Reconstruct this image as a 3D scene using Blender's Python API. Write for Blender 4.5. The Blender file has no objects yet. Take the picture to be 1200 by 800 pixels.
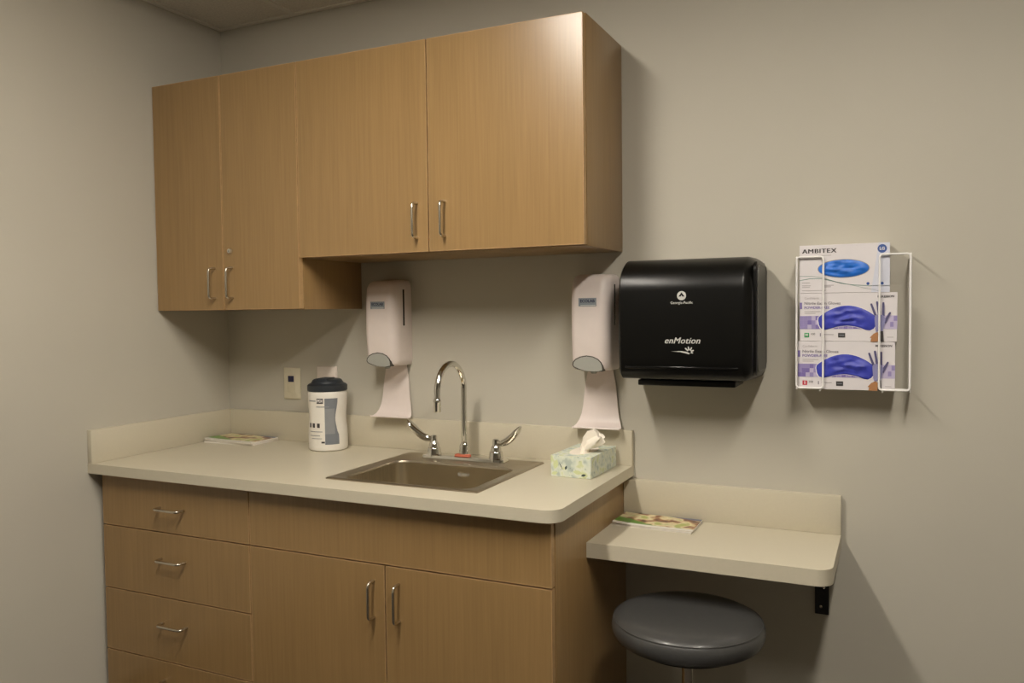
import bpy, bmesh, math, random
from mathutils import Vector, Matrix, noise
random.seed(7)
PI = math.pi
S = bpy.context.scene
COL = S.collection

# ------------------------------------------------------------------ camera
cam_d = bpy.data.cameras.new('camera')
cam_d.sensor_width = 36.0
cam_d.lens = 954.154 / 1200 * 36.0
cam_d.clip_start = 0.05
cam = bpy.data.objects.new('camera', cam_d)
COL.objects.link(cam)
YAW, PITCH, ROLL = 0.4408, -0.0396, -0.0117
F = Vector((-math.sin(YAW)*math.cos(PITCH), math.cos(YAW)*math.cos(PITCH), math.sin(PITCH)))
R0 = Vector((math.cos(YAW), math.sin(YAW), 0)); U0 = R0.cross(F)
R = R0*math.cos(ROLL) + U0*math.sin(ROLL); U = U0*math.cos(ROLL) - R0*math.sin(ROLL)
cam.matrix_world = Matrix(((R.x, U.x, -F.x, 2.3912), (R.y, U.y, -F.y, -2.4352), (R.z, U.z, -F.z, 1.3523), (0, 0, 0, 1)))
S.camera = cam

# ------------------------------------------------------------------ world, light levels, exposure
world = bpy.data.worlds.new('world'); S.world = world
world.use_nodes = True
world.node_tree.nodes['Background'].inputs[0].default_value = (0.5, 0.48, 0.44, 1)
world.node_tree.nodes['Background'].inputs[1].default_value = 0.02
LIGHT_LEFT, LIGHT_RIGHT = 82.0, 72.0
LIGHT_COL = (1.0, 0.925, 0.82)
S.view_settings.view_transform = 'Standard'
S.view_settings.look = 'None'
S.view_settings.gamma = 1.0
S.view_settings.use_curve_mapping = False
S.view_settings.exposure = 0.0

# ------------------------------------------------------------------ materials
def lin(c):
    return tuple((v/12.92 if v <= 0.04045 else ((v+0.055)/1.055)**2.4) for v in [x/255 for x in c])
MATS = {}
def mat(name, rgb, rough=0.5, metal=0.0, var=0.04, vscale=40, bump=0.0, bscale=200, coat=0.0, spec=0.5, aniso=None):
    """Principled material whose colour is gently varied by a noise, with optional fine relief."""
    if name in MATS: return MATS[name]
    m = bpy.data.materials.new(name); m.use_nodes = True
    nt = m.node_tree; b = nt.nodes['Principled BSDF']
    c = lin(rgb)
    tc = nt.nodes.new('ShaderNodeTexCoord')
    n = nt.nodes.new('ShaderNodeTexNoise'); n.inputs['Scale'].default_value = vscale; n.inputs['Detail'].default_value = 3
    src = tc.outputs['Object']
    if aniso:
        mp = nt.nodes.new('ShaderNodeMapping'); mp.inputs['Scale'].default_value = aniso
        nt.links.new(src, mp.inputs[0]); src = mp.outputs[0]
    nt.links.new(src, n.inputs['Vector'])
    r = nt.nodes.new('ShaderNodeValToRGB')
    r.color_ramp.elements[0].position = 0.3; r.color_ramp.elements[1].position = 0.7
    r.color_ramp.elements[0].color = (*[x*(1-var) for x in c], 1)
    r.color_ramp.elements[1].color = (*[min(1, x*(1+var)) for x in c], 1)
    nt.links.new(n.outputs['Fac'], r.inputs[0]); nt.links.new(r.outputs[0], b.inputs['Base Color'])
    b.inputs['Roughness'].default_value = rough; b.inputs['Metallic'].default_value = metal
    b.inputs['Coat Weight'].default_value = coat
    b.inputs['Specular IOR Level'].default_value = spec
    if bump:
        n2 = nt.nodes.new('ShaderNodeTexNoise'); n2.inputs['Scale'].default_value = bscale; n2.inputs['Detail'].default_value = 4
        nt.links.new(src, n2.inputs['Vector'])
        bp = nt.nodes.new('ShaderNodeBump'); bp.inputs['Strength'].default_value = bump; bp.inputs['Distance'].default_value = 0.002
        nt.links.new(n2.outputs['Fac'], bp.inputs['Height']); nt.links.new(bp.outputs[0], b.inputs['Normal'])
    MATS[name] = m
    return m

def wood(name, rgb):
    m = bpy.data.materials.new(name); m.use_nodes = True
    nt = m.node_tree; b = nt.nodes['Principled BSDF']; c = lin(rgb)
    geo = nt.nodes.new('ShaderNodeTexCoord')
    info = nt.nodes.new('ShaderNodeObjectInfo')
    add = nt.nodes.new('ShaderNodeVectorMath'); add.operation = 'ADD'
    sc = nt.nodes.new('ShaderNodeVectorMath'); sc.operation = 'SCALE'; sc.inputs['Scale'].default_value = 9.0
    comb = nt.nodes.new('ShaderNodeCombineXYZ')
    for i in range(3): nt.links.new(info.outputs['Random'], comb.inputs[i])
    nt.links.new(comb.outputs[0], sc.inputs[0])
    nt.links.new(geo.outputs['Object'], add.inputs[0]); nt.links.new(sc.outputs[0], add.inputs[1])
    facs = []
    for scale, zs, det in ((110, 0.03, 3), (330, 0.02, 2), (12, 0.12, 2)):
        mp = nt.nodes.new('ShaderNodeMapping'); mp.inputs['Scale'].default_value = (1, 1, zs)
        nt.links.new(add.outputs[0], mp.inputs[0])
        n = nt.nodes.new('ShaderNodeTexNoise'); n.inputs['Scale'].default_value = scale; n.inputs['Detail'].default_value = det
        nt.links.new(mp.outputs[0], n.inputs['Vector']); facs.append(n.outputs['Fac'])
    m1 = nt.nodes.new('ShaderNodeMath'); m1.operation = 'MULTIPLY_ADD'; m1.inputs[1].default_value = 0.55
    nt.links.new(facs[0], m1.inputs[0])
    m2 = nt.nodes.new('ShaderNodeMath'); m2.operation = 'MULTIPLY_ADD'; m2.inputs[1].default_value = 0.3; m2.inputs[2].default_value = 0.0
    nt.links.new(facs[1], m2.inputs[0])
    m3 = nt.nodes.new('ShaderNodeMath'); m3.operation = 'MULTIPLY_ADD'; m3.inputs[1].default_value = 0.15
    nt.links.new(facs[2], m3.inputs[0]); nt.links.new(m2.outputs[0], m3.inputs[2]); nt.links.new(m3.outputs[0], m1.inputs[2])
    r = nt.nodes.new('ShaderNodeValToRGB')
    r.color_ramp.elements[0].position = 0.35; r.color_ramp.elements[1].position = 0.65
    r.color_ramp.elements[0].color = (*[x*k for x, k in zip(c, (0.88, 0.87, 0.85))], 1)
    r.color_ramp.elements[1].color = (*[x*1.07 for x in c], 1)
    nt.links.new(m1.outputs[0], r.inputs[0]); nt.links.new(r.outputs[0], b.inputs['Base Color'])
    b.inputs['Roughness'].default_value = 0.29
    b.inputs['Specular IOR Level'].default_value = 0.6
    bp = nt.nodes.new('ShaderNodeBump'); bp.inputs['Strength'].default_value = 0.05; bp.inputs['Distance'].default_value = 0.001
    nt.links.new(facs[1], bp.inputs['Height']); nt.links.new(bp.outputs[0], b.inputs['Normal'])
    return m

M = dict(
    wall=mat('wall_paint', (190, 185, 171), 0.75, var=0.015, vscale=3, bump=0.12, bscale=350),
    ceil=mat('ceiling_tile', (228, 224, 214), 0.9, var=0.10, vscale=140, bump=0.5, bscale=180),
    tee=mat('ceiling_grid', (232, 228, 218), 0.5, var=0.02),
    floor=mat('floor_vinyl', (52, 46, 42), 0.5, var=0.12, vscale=25),
    base=mat('baseboard_vinyl', (70, 64, 58), 0.5),
    wood=wood('wood_laminate', (152, 122, 80)),
    edge=mat('wood_edge_band', (184, 150, 106), 0.45, var=0.08, vscale=60),
    dark=mat('dark_interior', (40, 30, 20), 0.8),
    lam=mat('counter_laminate', (201, 193, 172), 0.33, var=0.012, vscale=160, spec=0.45),
    steel=mat('brushed_steel', (178, 168, 150), 0.34, 1.0, var=0.10, vscale=6, bump=0.03, bscale=60, aniso=(1, 30, 30)),
    basin=mat('satin_basin_steel', (208, 198, 176), 0.31, 1.0, var=0.10, vscale=5, bump=0.02, bscale=50, aniso=(1, 25, 1)),
    chrome=mat('chrome', (222, 220, 214), 0.07, 1.0, var=0.01),
    nickel=mat('satin_nickel', (205, 198, 184), 0.25, 1.0, var=0.03),
    whitep=mat('white_plastic', (226, 214, 208), 0.38, var=0.015),
    greyp=mat('grey_plastic', (160, 160, 152), 0.4, var=0.02),
    smoke=mat('smoked_window', (62, 58, 52), 0.2),
    blackp=mat('black_plastic', (8, 8, 7), 0.32, var=0.05, vscale=300, spec=0.34),
    blackg=mat('black_gloss', (10, 10, 10), 0.15),
    silver=mat('silver_print', (196, 196, 190), 0.45, var=0.02),
    blacks=mat('black_steel', (10, 10, 11), 0.35),
    vinyl=mat('stool_vinyl', (66, 66, 65), 0.33, var=0.06, vscale=80, bump=0.08, bscale=500, coat=0.2),
    wire=mat('white_wire', (240, 238, 235), 0.4, var=0.02),
    card=mat('carton_white', (220, 215, 216), 0.55, var=0.015, vscale=20),
    ivory=mat('ivory_plastic', (216, 208, 184), 0.4, var=0.02),
    outw=mat('offwhite_plastic', (220, 208, 196), 0.45, var=0.02),
    canw=mat('canister_white', (234, 229, 219), 0.4, var=0.015),
    lid=mat('canister_lid', (40, 45, 50), 0.4),
    tissue=mat('tissue_paper', (244, 236, 222), 0.9, var=0.02, bump=0.1, bscale=90),
    paper=mat('paper_white', (226, 220, 208), 0.6, var=0.03, vscale=200),
    rubber=mat('caster_rubber', (24, 24, 24), 0.6),
)
def ink(name, rgb, rough=0.5, var=0.03): return mat(name, rgb, rough, var=var)
I = dict(black=ink('ink_black', (34, 30, 32)), blue=ink('ink_blue', (52, 84, 150)), teal=ink('ink_teal', (120, 150, 140)),
         glove1=mat('glove_bright_blue', (34, 108, 205), 0.45, var=0.16, vscale=45, bump=0.5, bscale=40),
         glove2=mat('glove_violet_blue', (58, 66, 172), 0.45, var=0.16, vscale=45, bump=0.5, bscale=40),
         lilac=ink('ink_lilac', (150, 138, 186)), violet=ink('ink_violet', (126, 112, 172)), pale=ink('ink_pale_lilac', (188, 178, 206)),
         grey=ink('ink_grey', (128, 122, 130)), green=ink('ink_green', (60, 160, 96)), red=ink('ink_red', (196, 60, 76)),
         char=ink('ink_charcoal', (64, 60, 60)), hand=ink('ink_glove_hand', (140, 138, 178)), handd=ink('ink_glove_hand_dark', (88, 84, 122)),
         skin=ink('ink_skin', (172, 122, 80)), lightgrey=ink('ink_light_grey', (178, 172, 172)), paleblue=ink('ink_pale_blue', (208, 210, 222)),
         white=ink('ink_white', (232, 228, 224)), slate=ink('ink_slate', (120, 124, 130)), slatel=ink('ink_light_slate', (142, 144, 146)),
         slab=ink('ink_label_blue_grey', (138, 146, 152)), navy=ink('ink_navy', (30, 40, 74)), leafd=ink('ink_dark_leaf', (62, 78, 74)),
         leafy=ink('ink_yellow_leaf', (206, 214, 162)), orange=ink('ink_orange', (196, 104, 78)))

# ------------------------------------------------------------------ mesh helpers
def new(): return bmesh.new()
def box(bm, lo, hi, bev=0.0, seg=2):
    vs = [bm.verts.new((x, y, z)) for x in (lo[0], hi[0]) for y in (lo[1], hi[1]) for z in (lo[2], hi[2])]
    fs = [bm.faces.new([vs[i] for i in q]) for q in ((0, 1, 3, 2), (4, 6, 7, 5), (0, 4, 5, 1), (2, 3, 7, 6), (0, 2, 6, 4), (1, 5, 7, 3))]
    if bev:
        es = list({e for f in fs for e in f.edges})
        bmesh.ops.bevel(bm, geom=es, offset=bev, segments=seg, profile=0.5, affect='EDGES', clamp_overlap=True)
    return bm
def loft(bm, rings, cap0=True, cap1=True, closed=True):
    vr = [[bm.verts.new(p) for p in r] for r in rings]
    n = len(vr[0])
    for a, b in zip(vr, vr[1:]):
        for i in range(n if closed else n-1):
            j = (i+1) % n
            bm.faces.new((a[i], a[j], b[j], b[i]))
    if cap0: bm.faces.new(list(reversed(vr[0])))
    if cap1: bm.faces.new(vr[-1])
    return bm
def tube(bm, path, r, n=10, closed=False):
    P = [Vector(p) for p in path]; m = len(P)
    T = []
    for i in range(m):
        a = P[i-1] if (i or closed) else P[i]; b = P[(i+1) % m] if (i < m-1 or closed) else P[i]
        T.append((b-a).normalized())
    nrm = T[0].orthogonal().normalized(); rings = []
    for i in range(m):
        nrm = (nrm - T[i]*nrm.dot(T[i])).normalized(); bi = T[i].cross(nrm)
        rr = r[i] if isinstance(r, (list, tuple)) else r
        rings.append([P[i] + (nrm*math.cos(2*PI*k/n) + bi*math.sin(2*PI*k/n))*rr for k in range(n)])
    if closed: loft(bm, rings+[rings[0]], False, False)
    else: loft(bm, rings)
    bmesh.ops.remove_doubles(bm, verts=bm.verts, dist=1e-6)
    return bm
def fillet(pts, r, seg=5, closed=False):
    """Polyline with rounded corners."""
    P = [Vector(p) for p in pts]; out = []; m = len(P)
    for i in range(m):
        if not closed and i in (0, m-1): out.append(P[i]); continue
        a, b, c = P[i-1], P[i], P[(i+1) % m]
        d1 = (a-b); d2 = (c-b); q = min(r, d1.length*.49, d2.length*.49)
        s, e = b+d1.normalized()*q, b+d2.normalized()*q
        for k in range(seg+1):
            t = k/seg
            out.append(s*(1-t)**2 + b*2*t*(1-t) + e*t*t)
    return out
def lathe(bm, prof, n=32, c=(0, 0)):
    rings = [[(c[0]+max(r, 1e-4)*math.cos(2*PI*k/n), c[1]+max(r, 1e-4)*math.sin(2*PI*k/n), z) for k in range(n)] for r, z in prof]
    return loft(bm, rings)
def prism(bm, pts, o, ax, ay, depth):
    """Flat outline (2D) placed at o with axes ax, ay, thickened along ax x ay."""
    o, ax, ay = Vector(o), Vector(ax), Vector(ay); nz = ax.cross(ay).normalized()
    a = [o+ax*p[0]+ay*p[1] for p in pts]
    loft(bm, [a, [p+nz*depth for p in a]])
    return bm
def rrect(cx, cy, hx, hy, r, z, n=6):
    out = []
    for sx, sy, a0 in ((1, 1, 0), (-1, 1, PI/2), (-1, -1, PI), (1, -1, 1.5*PI)):
        for k in range(n+1):
            a = a0+k*PI/2/n
            out.append((cx+sx*(hx-r)+r*math.cos(a), cy+sy*(hy-r)+r*math.sin(a), z))
    return out
def ell(cx, cy, rx, ry, n=28): return [(cx+rx*math.cos(2*PI*k/n), cy+ry*math.sin(2*PI*k/n)) for k in range(n)]

def obj(name, bm, m, parent=None, smooth=True, loc=None):
    bmesh.ops.recalc_face_normals(bm, faces=bm.faces)
    me = bpy.data.meshes.new(name); bm.to_mesh(me); bm.free()
    if smooth:
        me.shade_smooth(); me.set_sharp_from_angle(angle=math.radians(38))
    me.materials.append(m)
    o = bpy.data.objects.new(name, me); COL.objects.link(o)
    if parent: o.parent = parent
    if loc: o.location = loc
    return o
def tag(o, label, cat, group=None):
    o['label'] = label; o['category'] = cat
    if group: o['group'] = group
    return o
def thing(name, label, cat, loc=(0, 0, 0), rz=0, group=None):
    o = bpy.data.objects.new(name, None); COL.objects.link(o); o.empty_display_size = 0.05
    o.location = loc; o.rotation_euler = (0, 0, rz)
    return tag(o, label, cat, group)
def struct(name, bm, m, parent=None):
    o = obj(name, bm, m, parent)
    if not parent: o['kind'] = 'structure'
    return o
def B(name, lo, hi, m, parent=None, bev=0.0): return obj(name, box(new(), lo, hi, bev), m, parent)

def text(name, s, size, m, parent, o, ax=(1, 0, 0), ay=(0, 0, 1), bold=0.0, align='CENTER', shear=0.0, sx=1.0, depth=0.0003, space=1.0, fat=0.0):
    cu = bpy.data.curves.new(name, 'FONT'); cu.body = s; cu.size = size; cu.align_x = align; cu.align_y = 'CENTER'
    cu.space_character = space; cu.shear = shear; cu.offset = bold; cu.resolution_u = 3
    t = bpy.data.objects.new(name, cu); COL.objects.link(t)
    dg = bpy.context.evaluated_depsgraph_get()
    me = bpy.data.meshes.new_from_object(t.evaluated_get(dg))
    bpy.data.objects.remove(t); bpy.data.curves.remove(cu)
    O, AX, AY = Vector(o), Vector(ax), Vector(ay); N = AX.cross(AY)
    bm = new(); bm.from_mesh(me); bpy.data.meshes.remove(me)
    if fat:   # heavier strokes: the glyphs once more, a hair to either side
        src = bmesh.ops.duplicate(bm, geom=bm.verts[:]+bm.edges[:]+bm.faces[:])['geom']
        for v in [g for g in src if isinstance(g, bmesh.types.BMVert)]: v.co.x += fat; v.co.z += .00008
    for v in bm.verts: v.co = O + AX*v.co.x*sx + AY*v.co.y + N*(depth+v.co.z)
    return obj(name, bm, m, parent, smooth=False)

# ================================================================== ROOM
H = 2.447
RX, RY = 4.7, -5.0
struct('floor', box(new(), (-.1, RY-.1, -.1), (RX+.1, .1, 0)), M['floor'])
struct('wall_left', box(new(), (-.1, RY-.1, 0), (0, .1, H+.15)), M['wall'])
struct('wall_back', box(new(), (0, 0, 0), (RX+.1, .1, H+.15)), M['wall'])
struct('wall_right', box(new(), (RX, RY-.1, 0), (RX+.1, 0, H+.15)), M['wall'])
struct('wall_front', box(new(), (0, RY-.1, 0), (RX, RY, H+.15)), M['wall'])
struct('baseboard_back', box(new(), (1.632, -.006, 0.001), (RX, 0, .1)), M['base'])
struct('baseboard_left', box(new(), (0, RY, 0.001), (.006, -.66, .1)), M['base'])
ceiling = struct('ceiling', box(new(), (0, RY, H+.06), (RX, 0, H+.15)), M['ceil'])
XS = [0.0, .375] + [.375+.625*i for i in range(1, 7)] + [RX]
YS = [0.0, -.40, -1.0, -2.22, -2.83, -4.05, RY]
LIGHTS = {(2, 2): LIGHT_LEFT, (4, 2): LIGHT_RIGHT}
for i in range(len(XS)-1):
    for j in range(len(YS)-1):
        if (i, j) in LIGHTS: continue
        struct('ceiling_tile', box(new(), (XS[i]+.008, YS[j+1]+.008, H+.004), (XS[i+1]-.008, YS[j]-.008, H+.02), .003, 1), M['ceil'], ceiling)
for x in XS[1:-1]: struct('grid_tee', box(new(), (x-.012, RY, H), (x+.012, 0, H+.008), .001, 1), M['tee'], ceiling)
for y in YS[1:-1]: struct('grid_tee', box(new(), (0, y-.012, H+.0005), (RX, y+.012, H+.0085), .001, 1), M['tee'], ceiling)
struct('wall_angle', box(new(), (0, -.022, H-.001), (RX, 0, H+.006), .001, 1), M['tee'], ceiling)
struct('wall_angle', box(new(), (0, RY, H-.0015), (.022, 0, H+.0055), .001, 1), M['tee'], ceiling)

for (i, j), power in LIGHTS.items():
    x0, x1, y0, y1 = XS[i]+.013, XS[i+1]-.013, YS[j+1]+.013, YS[j]-.013
    side = 'left' if i == 2 else 'right'
    lt = thing('ceiling_light', 'recessed fluorescent ceiling panel, the one towards the %s wall' % side, 'ceiling light', ((x0+x1)/2, (y0+y1)/2, H), group='ceiling panels')
    hx, hy = (x1-x0)/2, (y1-y0)/2
    f = new(); w0, w1, up = .058, hx-.012, .075
    for lo, hi in (((-hx, -hy, -.002), (hx, -hy+.012, up)), ((-hx, hy-.012, -.002), (hx, hy, up)), ((-hx, -hy+.012, -.002), (-hx+.012, hy-.012, up)), ((hx-.012, -hy+.012, -.002), (hx, hy-.012, up))):
        box(f, lo, hi)
    obj('frame', f, M['tee'], lt)
    # sloping white reflector wings on both sides of the lamp lens
    f = new()
    for s_ in (-1, 1):
        prism(f, [(s_*w0, .0065), (s_*w1, .003), (s_*w1, .009), (s_*w0, .0125)], (0, -hy+.012, 0), (1, 0, 0), (0, 0, 1), -(2*hy-.024))
    obj('reflector', f, M['tee'], lt)
    em = bpy.data.materials.new('lamp_diffuser'); em.use_nodes = True
    nt = em.node_tree; b = nt.nodes['Principled BSDF']
    b.inputs['Base Color'].default_value = (.8, .8, .8, 1)
    b.inputs['Emission Color'].default_value = (*LIGHT_COL, 1); b.inputs['Emission Strength'].default_value = power
    wv = nt.nodes.new('ShaderNodeTexVoronoi'); wv.inputs['Scale'].default_value = 90
    bp = nt.nodes.new('ShaderNodeBump'); bp.inputs['Strength'].default_value = .2
    nt.links.new(wv.outputs['Distance'], bp.inputs['Height']); nt.links.new(bp.outputs[0], b.inputs['Normal'])
    obj('diffuser', box(new(), (-w0, -hy+.014, -.005), (w0, hy-.014, .010), .004, 3), em, lt)

# ================================================================== CABINETS
def pull(parent, x, y, z, horiz=False, L=.102, out=.030, r=.0042):
    """bow wire pull; x,y,z is the centre on the door face (front towards -y)"""
    h = L/2
    if horiz: pts = [(x-h, y, z), (x-h, y-out, z), (x+h, y-out, z), (x+h, y, z)]
    else: pts = [(x, y, z-h), (x, y-out, z-h), (x, y-out, z+h), (x, y, z+h)]
    return obj('handle', tube(new(), fillet(pts, .014), r, 10), M['nickel'], parent)
def front(parent, name, x0, x1, z0, z1, yf, t=.019, g=.0027):
    d = obj(name, box(new(), (x0+g, yf, z0+g), (x1-g, yf+t, z1-g), .0012, 1), M['wood'], parent)
    return d
def edging(parent, x0, x1, z0, z1, yf, t=.019, g=.0027):
    e = new(); w = .0012
    box(e, (x0+g-.0003, yf-.0003, z0+g), (x0+g+w, yf+t, z1-g)); box(e, (x1-g-w, yf-.0003, z0+g), (x1-g+.0003, yf+t, z1-g))
    box(e, (x0+g, yf-.0003, z1-g-w), (x1-g, yf+t, z1-g+.0003)); box(e, (x0+g, yf-.0003, z0+g-.0003), (x1-g, yf+t, z0+g+w))
    return obj('edge_band', e, M['edge'], parent)
U1, U2, U3, U4 = .319, .645, 1.132, 1.625
ZT, ZB1, ZB2, DU = 2.154, 1.360, 1.525, -.338
c = thing('wall_cabinet', 'tall two-door wood wall cabinet with a lock, in the corner', 'cabinet', group='wall cabinets')
B('carcass', (.003, DU+.021, ZB1), (U2-.0006, -.0005, ZT), M['wood'], c, .0008)
d = front(c, 'door', .003, U1, ZB1, ZT, DU); edging(d, .003, U1, ZB1, ZT, DU); pull(d, .279, DU, 1.452)
d = front(c, 'door', U1, U2, ZB1, ZT, DU); edging(d, U1, U2, ZB1, ZT, DU); pull(d, .358, DU, 1.452)
lk = new(); lathe(lk, [(.0105, 0), (.0105, .002), (.008, .006), (.0075, .008), (.002, .0082)], 20)
for v in lk.verts: v.co = Vector((.352+v.co.x, DU-v.co.z, 1.560+v.co.y))
L_ = obj('lock', lk, M['chrome'], d)
B('keyhole', (.351, DU-.0088, 1.556), (.353, DU-.008, 1.564), M['dark'], L_)

c = thing('wall_cabinet', 'shorter two-door wood wall cabinet above the sink', 'cabinet', group='wall cabinets')
B('carcass', (U2+.0006, DU+.021, ZB2), (U4, -.0005, ZT), M['wood'], c, .0008)
d = front(c, 'door', U2, U3, ZB2, ZT, DU); edging(d, U2, U3, ZB2, ZT, DU); pull(d, 1.093, DU, 1.620)
d = front(c, 'door', U3, U4, ZB2, ZT, DU); edging(d, U3, U4, ZB2, ZT, DU); pull(d, 1.188, DU, 1.620)

XD, XB, XM, YF = .652, 1.629, 1.133, -.599
ZTH, ZC = .832, .864
c = thing('base_cabinet', 'wood base cabinet with four stacked drawers under the counter', 'cabinet', group='base cabinets')
B('filler_strip', (.0005, YF+.03, .10), (.02, YF+.048, ZTH-.001), M['dark'], c)
B('carcass', (.02, YF+.021, .10), (XD-.0006, -.0005, ZTH-.001), M['wood'], c, .0008)
B('toe_kick', (.02, YF+.075, 0.0005), (XD-.0006, YF+.09, .10), M['base'], c)
zs = [ZTH-.008, .6585, .4495, .2424, .102]
for k in range(4):
    d = front(c, 'drawer', .02, XD, zs[k+1], zs[k], YF); edging(d, .02, XD, zs[k+1], zs[k], YF)
    pull(d, .336, YF, (.737, .573, .366, .180)[k], True)
c = thing('base_cabinet', 'wood sink base cabinet with two doors below a plain front panel', 'cabinet', group='base cabinets')
B('side_panel', (XB-.019, YF+.021, 0.0005), (XB, -.0005, ZTH-.001), M['wood'], c, .0008)
B('side_panel', (XD+.0006, YF+.021, .10), (XD+.019, -.0005, ZTH-.001), M['wood'], c, .0008)
B('bottom_panel', (XD+.019, YF+.021, .10), (XB-.019, -.0005, .119), M['wood'], c)
B('back_panel', (XD+.019, -.007, .119), (XB-.019, -.0005, ZTH-.001), M['wood'], c)
B('top_rail', (XD+.019, YF+.021, ZTH-.09), (XB-.019, YF+.040, ZTH-.001), M['wood'], c)
B('toe_kick', (XD+.0006, YF+.075, 0.0005), (XB-.02, YF+.09, .10), M['base'], c)
p = front(c, 'front_panel', XD, XB-.001, .6585, ZTH-.008, YF); edging(p, XD, XB-.001, .6585, ZTH-.008, YF)
d = front(c, 'door', XD, XM, .102, .6585, YF); edging(d, XD, XM, .102, .6585, YF); pull(d, 1.096, YF, .560)
d = front(c, 'door', XM, XB-.001, .102, .6585, YF); edging(d, XM, XB-.001, .102, .6585, YF); pull(d, 1.178, YF, .560)

# ================================================================== COUNTER, SHELF
def slab(outer, hole, z0, z1, bev=.002):
    bm = new()
    loops = [outer] + ([hole] if hole else [])
    es = []
    for lp in loops:
        vs = [bm.verts.new((x, y, z1)) for x, y in lp]
        es += [bm.edges.new((vs[i], vs[(i+1) % len(vs)])) for i in range(len(vs))]
    bmesh.ops.triangle_fill(bm, use_beauty=True, use_dissolve=False, edges=es)
    top = list(bm.faces)
    r = bmesh.ops.extrude_face_region(bm, geom=top)
    for v in [g for g in r['geom'] if isinstance(g, bmesh.types.BMVert)]: v.co.z = z0
    return bm
def corner(cx, cy, r, a0, a1, n=10): return [(cx+r*math.cos(a0+(a1-a0)*k/n), cy+r*math.sin(a0+(a1-a0)*k/n)) for k in range(n+1)]
XR, YC, ZSP = 1.657, -.635, .9735
c = thing('countertop', 'long beige laminate countertop with backsplash holding the sink', 'countertop', (0, 0, 0))
outer = [(.0005, -.0005), (.0005, YC)] + corner(XR-.045, YC+.045, .045, -PI/2, 0) + [(XR, -.0005)]
hole = [(.905, -.515), (1.370, -.515), (1.370, -.10), (.905, -.10)]
obj('slab', slab(outer, hole, ZTH, ZC), M['lam'], c)
B('backsplash', (.0205, -.0205, ZC+.0002), (XR, -.0005, ZSP), M['lam'], c, .0012)
B('side_splash', (.0005, YC+.001, ZC+.0002), (.0200, -.0005, ZSP), M['lam'], c, .0012)

SZ0, SZ1, SXR, SYF, SZS = .672, .713, 2.2565, -.360, .8223
c = thing('wall_shelf', 'low beige laminate desk shelf with backsplash, right of the base cabinets', 'shelf')
outer = [(XB+.0005, -.0005), (XB+.0005, SYF)] + corner(SXR-.04, SYF+.04, .04, -PI/2, 0) + [(SXR, -.0005)]
obj('slab', slab(outer, None, SZ0, SZ1), M['lam'], c)
B('backsplash', (XB+.0005, -.0205, SZ1+.0002), (SXR, -.0005, SZS), M['lam'], c, .0012)
br = new()
box(br, (2.188, -.006, .478), (2.225, -.0008, SZ0-.0006), .0008, 1); box(br, (2.188, -.27, SZ0-.0062), (2.225, -.006, SZ0-.0006), .0008, 1)
b_ = obj('bracket', br, M['blacks'], c); b_['label'] = 'black steel angle bracket'
for x, z in ((2.212, .556), (2.204, .500)):
    s = new(); lathe(s, [(.0042, 0), (.004, .0015), (.002, .0022)], 12)
    for v in s.verts: v.co = Vector((x+v.co.x, -.006-v.co.z, z+v.co.y))
    obj('screw', s, M['nickel'], b_)

# ================================================================== SINK AND FAUCET
sk = thing('sink', 'square stainless steel drop-in sink set in the beige counter', 'sink', (1.1365, -.3065, ZC))
f = new()
HX, HY = .2515, .2285
bx, by, bhx, bhy = 0.0, -.050, .212, .154
rings = [rrect(0, 0, HX, HY, .006, .0003), rrect(0, 0, HX, HY, .006, .0022), rrect(0, 0, HX-.003, HY-.003, .006, .0048), rrect(0, 0, HX-.010, HY-.010, .008, .0050), rrect(0, 0, HX-.016, HY-.016, .012, .0030),
         rrect(bx, by, bhx+.006, bhy+.006, .046, .0030), rrect(bx, by, bhx+.002, bhy+.002, .044, .0015), rrect(bx, by, bhx, bhy, .042, -.004)]
loft(f, rings, False, False)
obj('rim', f, M['steel'], sk)
f = new()
rings = [rrect(bx, by, bhx, bhy, .042, -.004), rrect(bx, by, bhx-.004, bhy-.004, .042, -.13), rrect(bx, by, bhx-.008, bhy-.008, .045, -.160), rrect(bx, by, bhx-.022, bhy-.022, .05, -.175), rrect(bx, by, bhx-.06, bhy-.06, .05, -.180), rrect(bx, by, .042, .042, .0419, -.183), ]
loft(f, rings, False, True)
obj('basin', f, M['basin'], sk)
f = new(); lathe(f, [(.041, -.1825), (.041, -.1795), (.034, -.1785), (.030, -.182), (.002, -.182)], 28, (bx, by))
obj('drain', f, M['chrome'], sk)
text('stamped_logo', 'ELKAY', .014, M['silver'], sk, (.030, .1015, -.030), bold=0.0)

fc = thing('faucet', 'chrome gooseneck faucet with two wrist-blade handles behind the sink', 'faucet', (1.128, -.128, ZC+.0035))
f = new(); loft(f, [rrect(0, 0, .150, .027, .012, 0), rrect(0, 0, .150, .027, .012, .003), rrect(0, 0, .148, .025, .012, .010), rrect(0, 0, .143, .020, .012, .0125)])
obj('deck_plate', f, M['chrome'], fc)
f = new(); loft(f, [rrect(0, -.012, .027, .012, .005, .0127), rrect(0, -.012, .025, .010, .005, .0185)])
o_ = obj('paper_tag', f, I['orange'], fc); o_['label'] = 'small orange tag at the spout foot'
f = new(); lathe(f, [(.017, .012), (.018, .030), (.016, .034), (.0165, .045), (.012, .052), (.011, .056)], 24)
obj('spout_collar', f, M['chrome'], fc)
zb, ra = .232, .084
path = [(0, 0, .05), (0, 0, .12), (0, 0, .19)] + [(0, -ra+ra*math.cos(a), zb+ra*math.sin(a)) for a in [PI*k/18 for k in range(19)]] + [(0, -2*ra-.001, zb-.018)]
obj('spout', tube(new(), path, .0098, 16), M['chrome'], fc)
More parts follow.
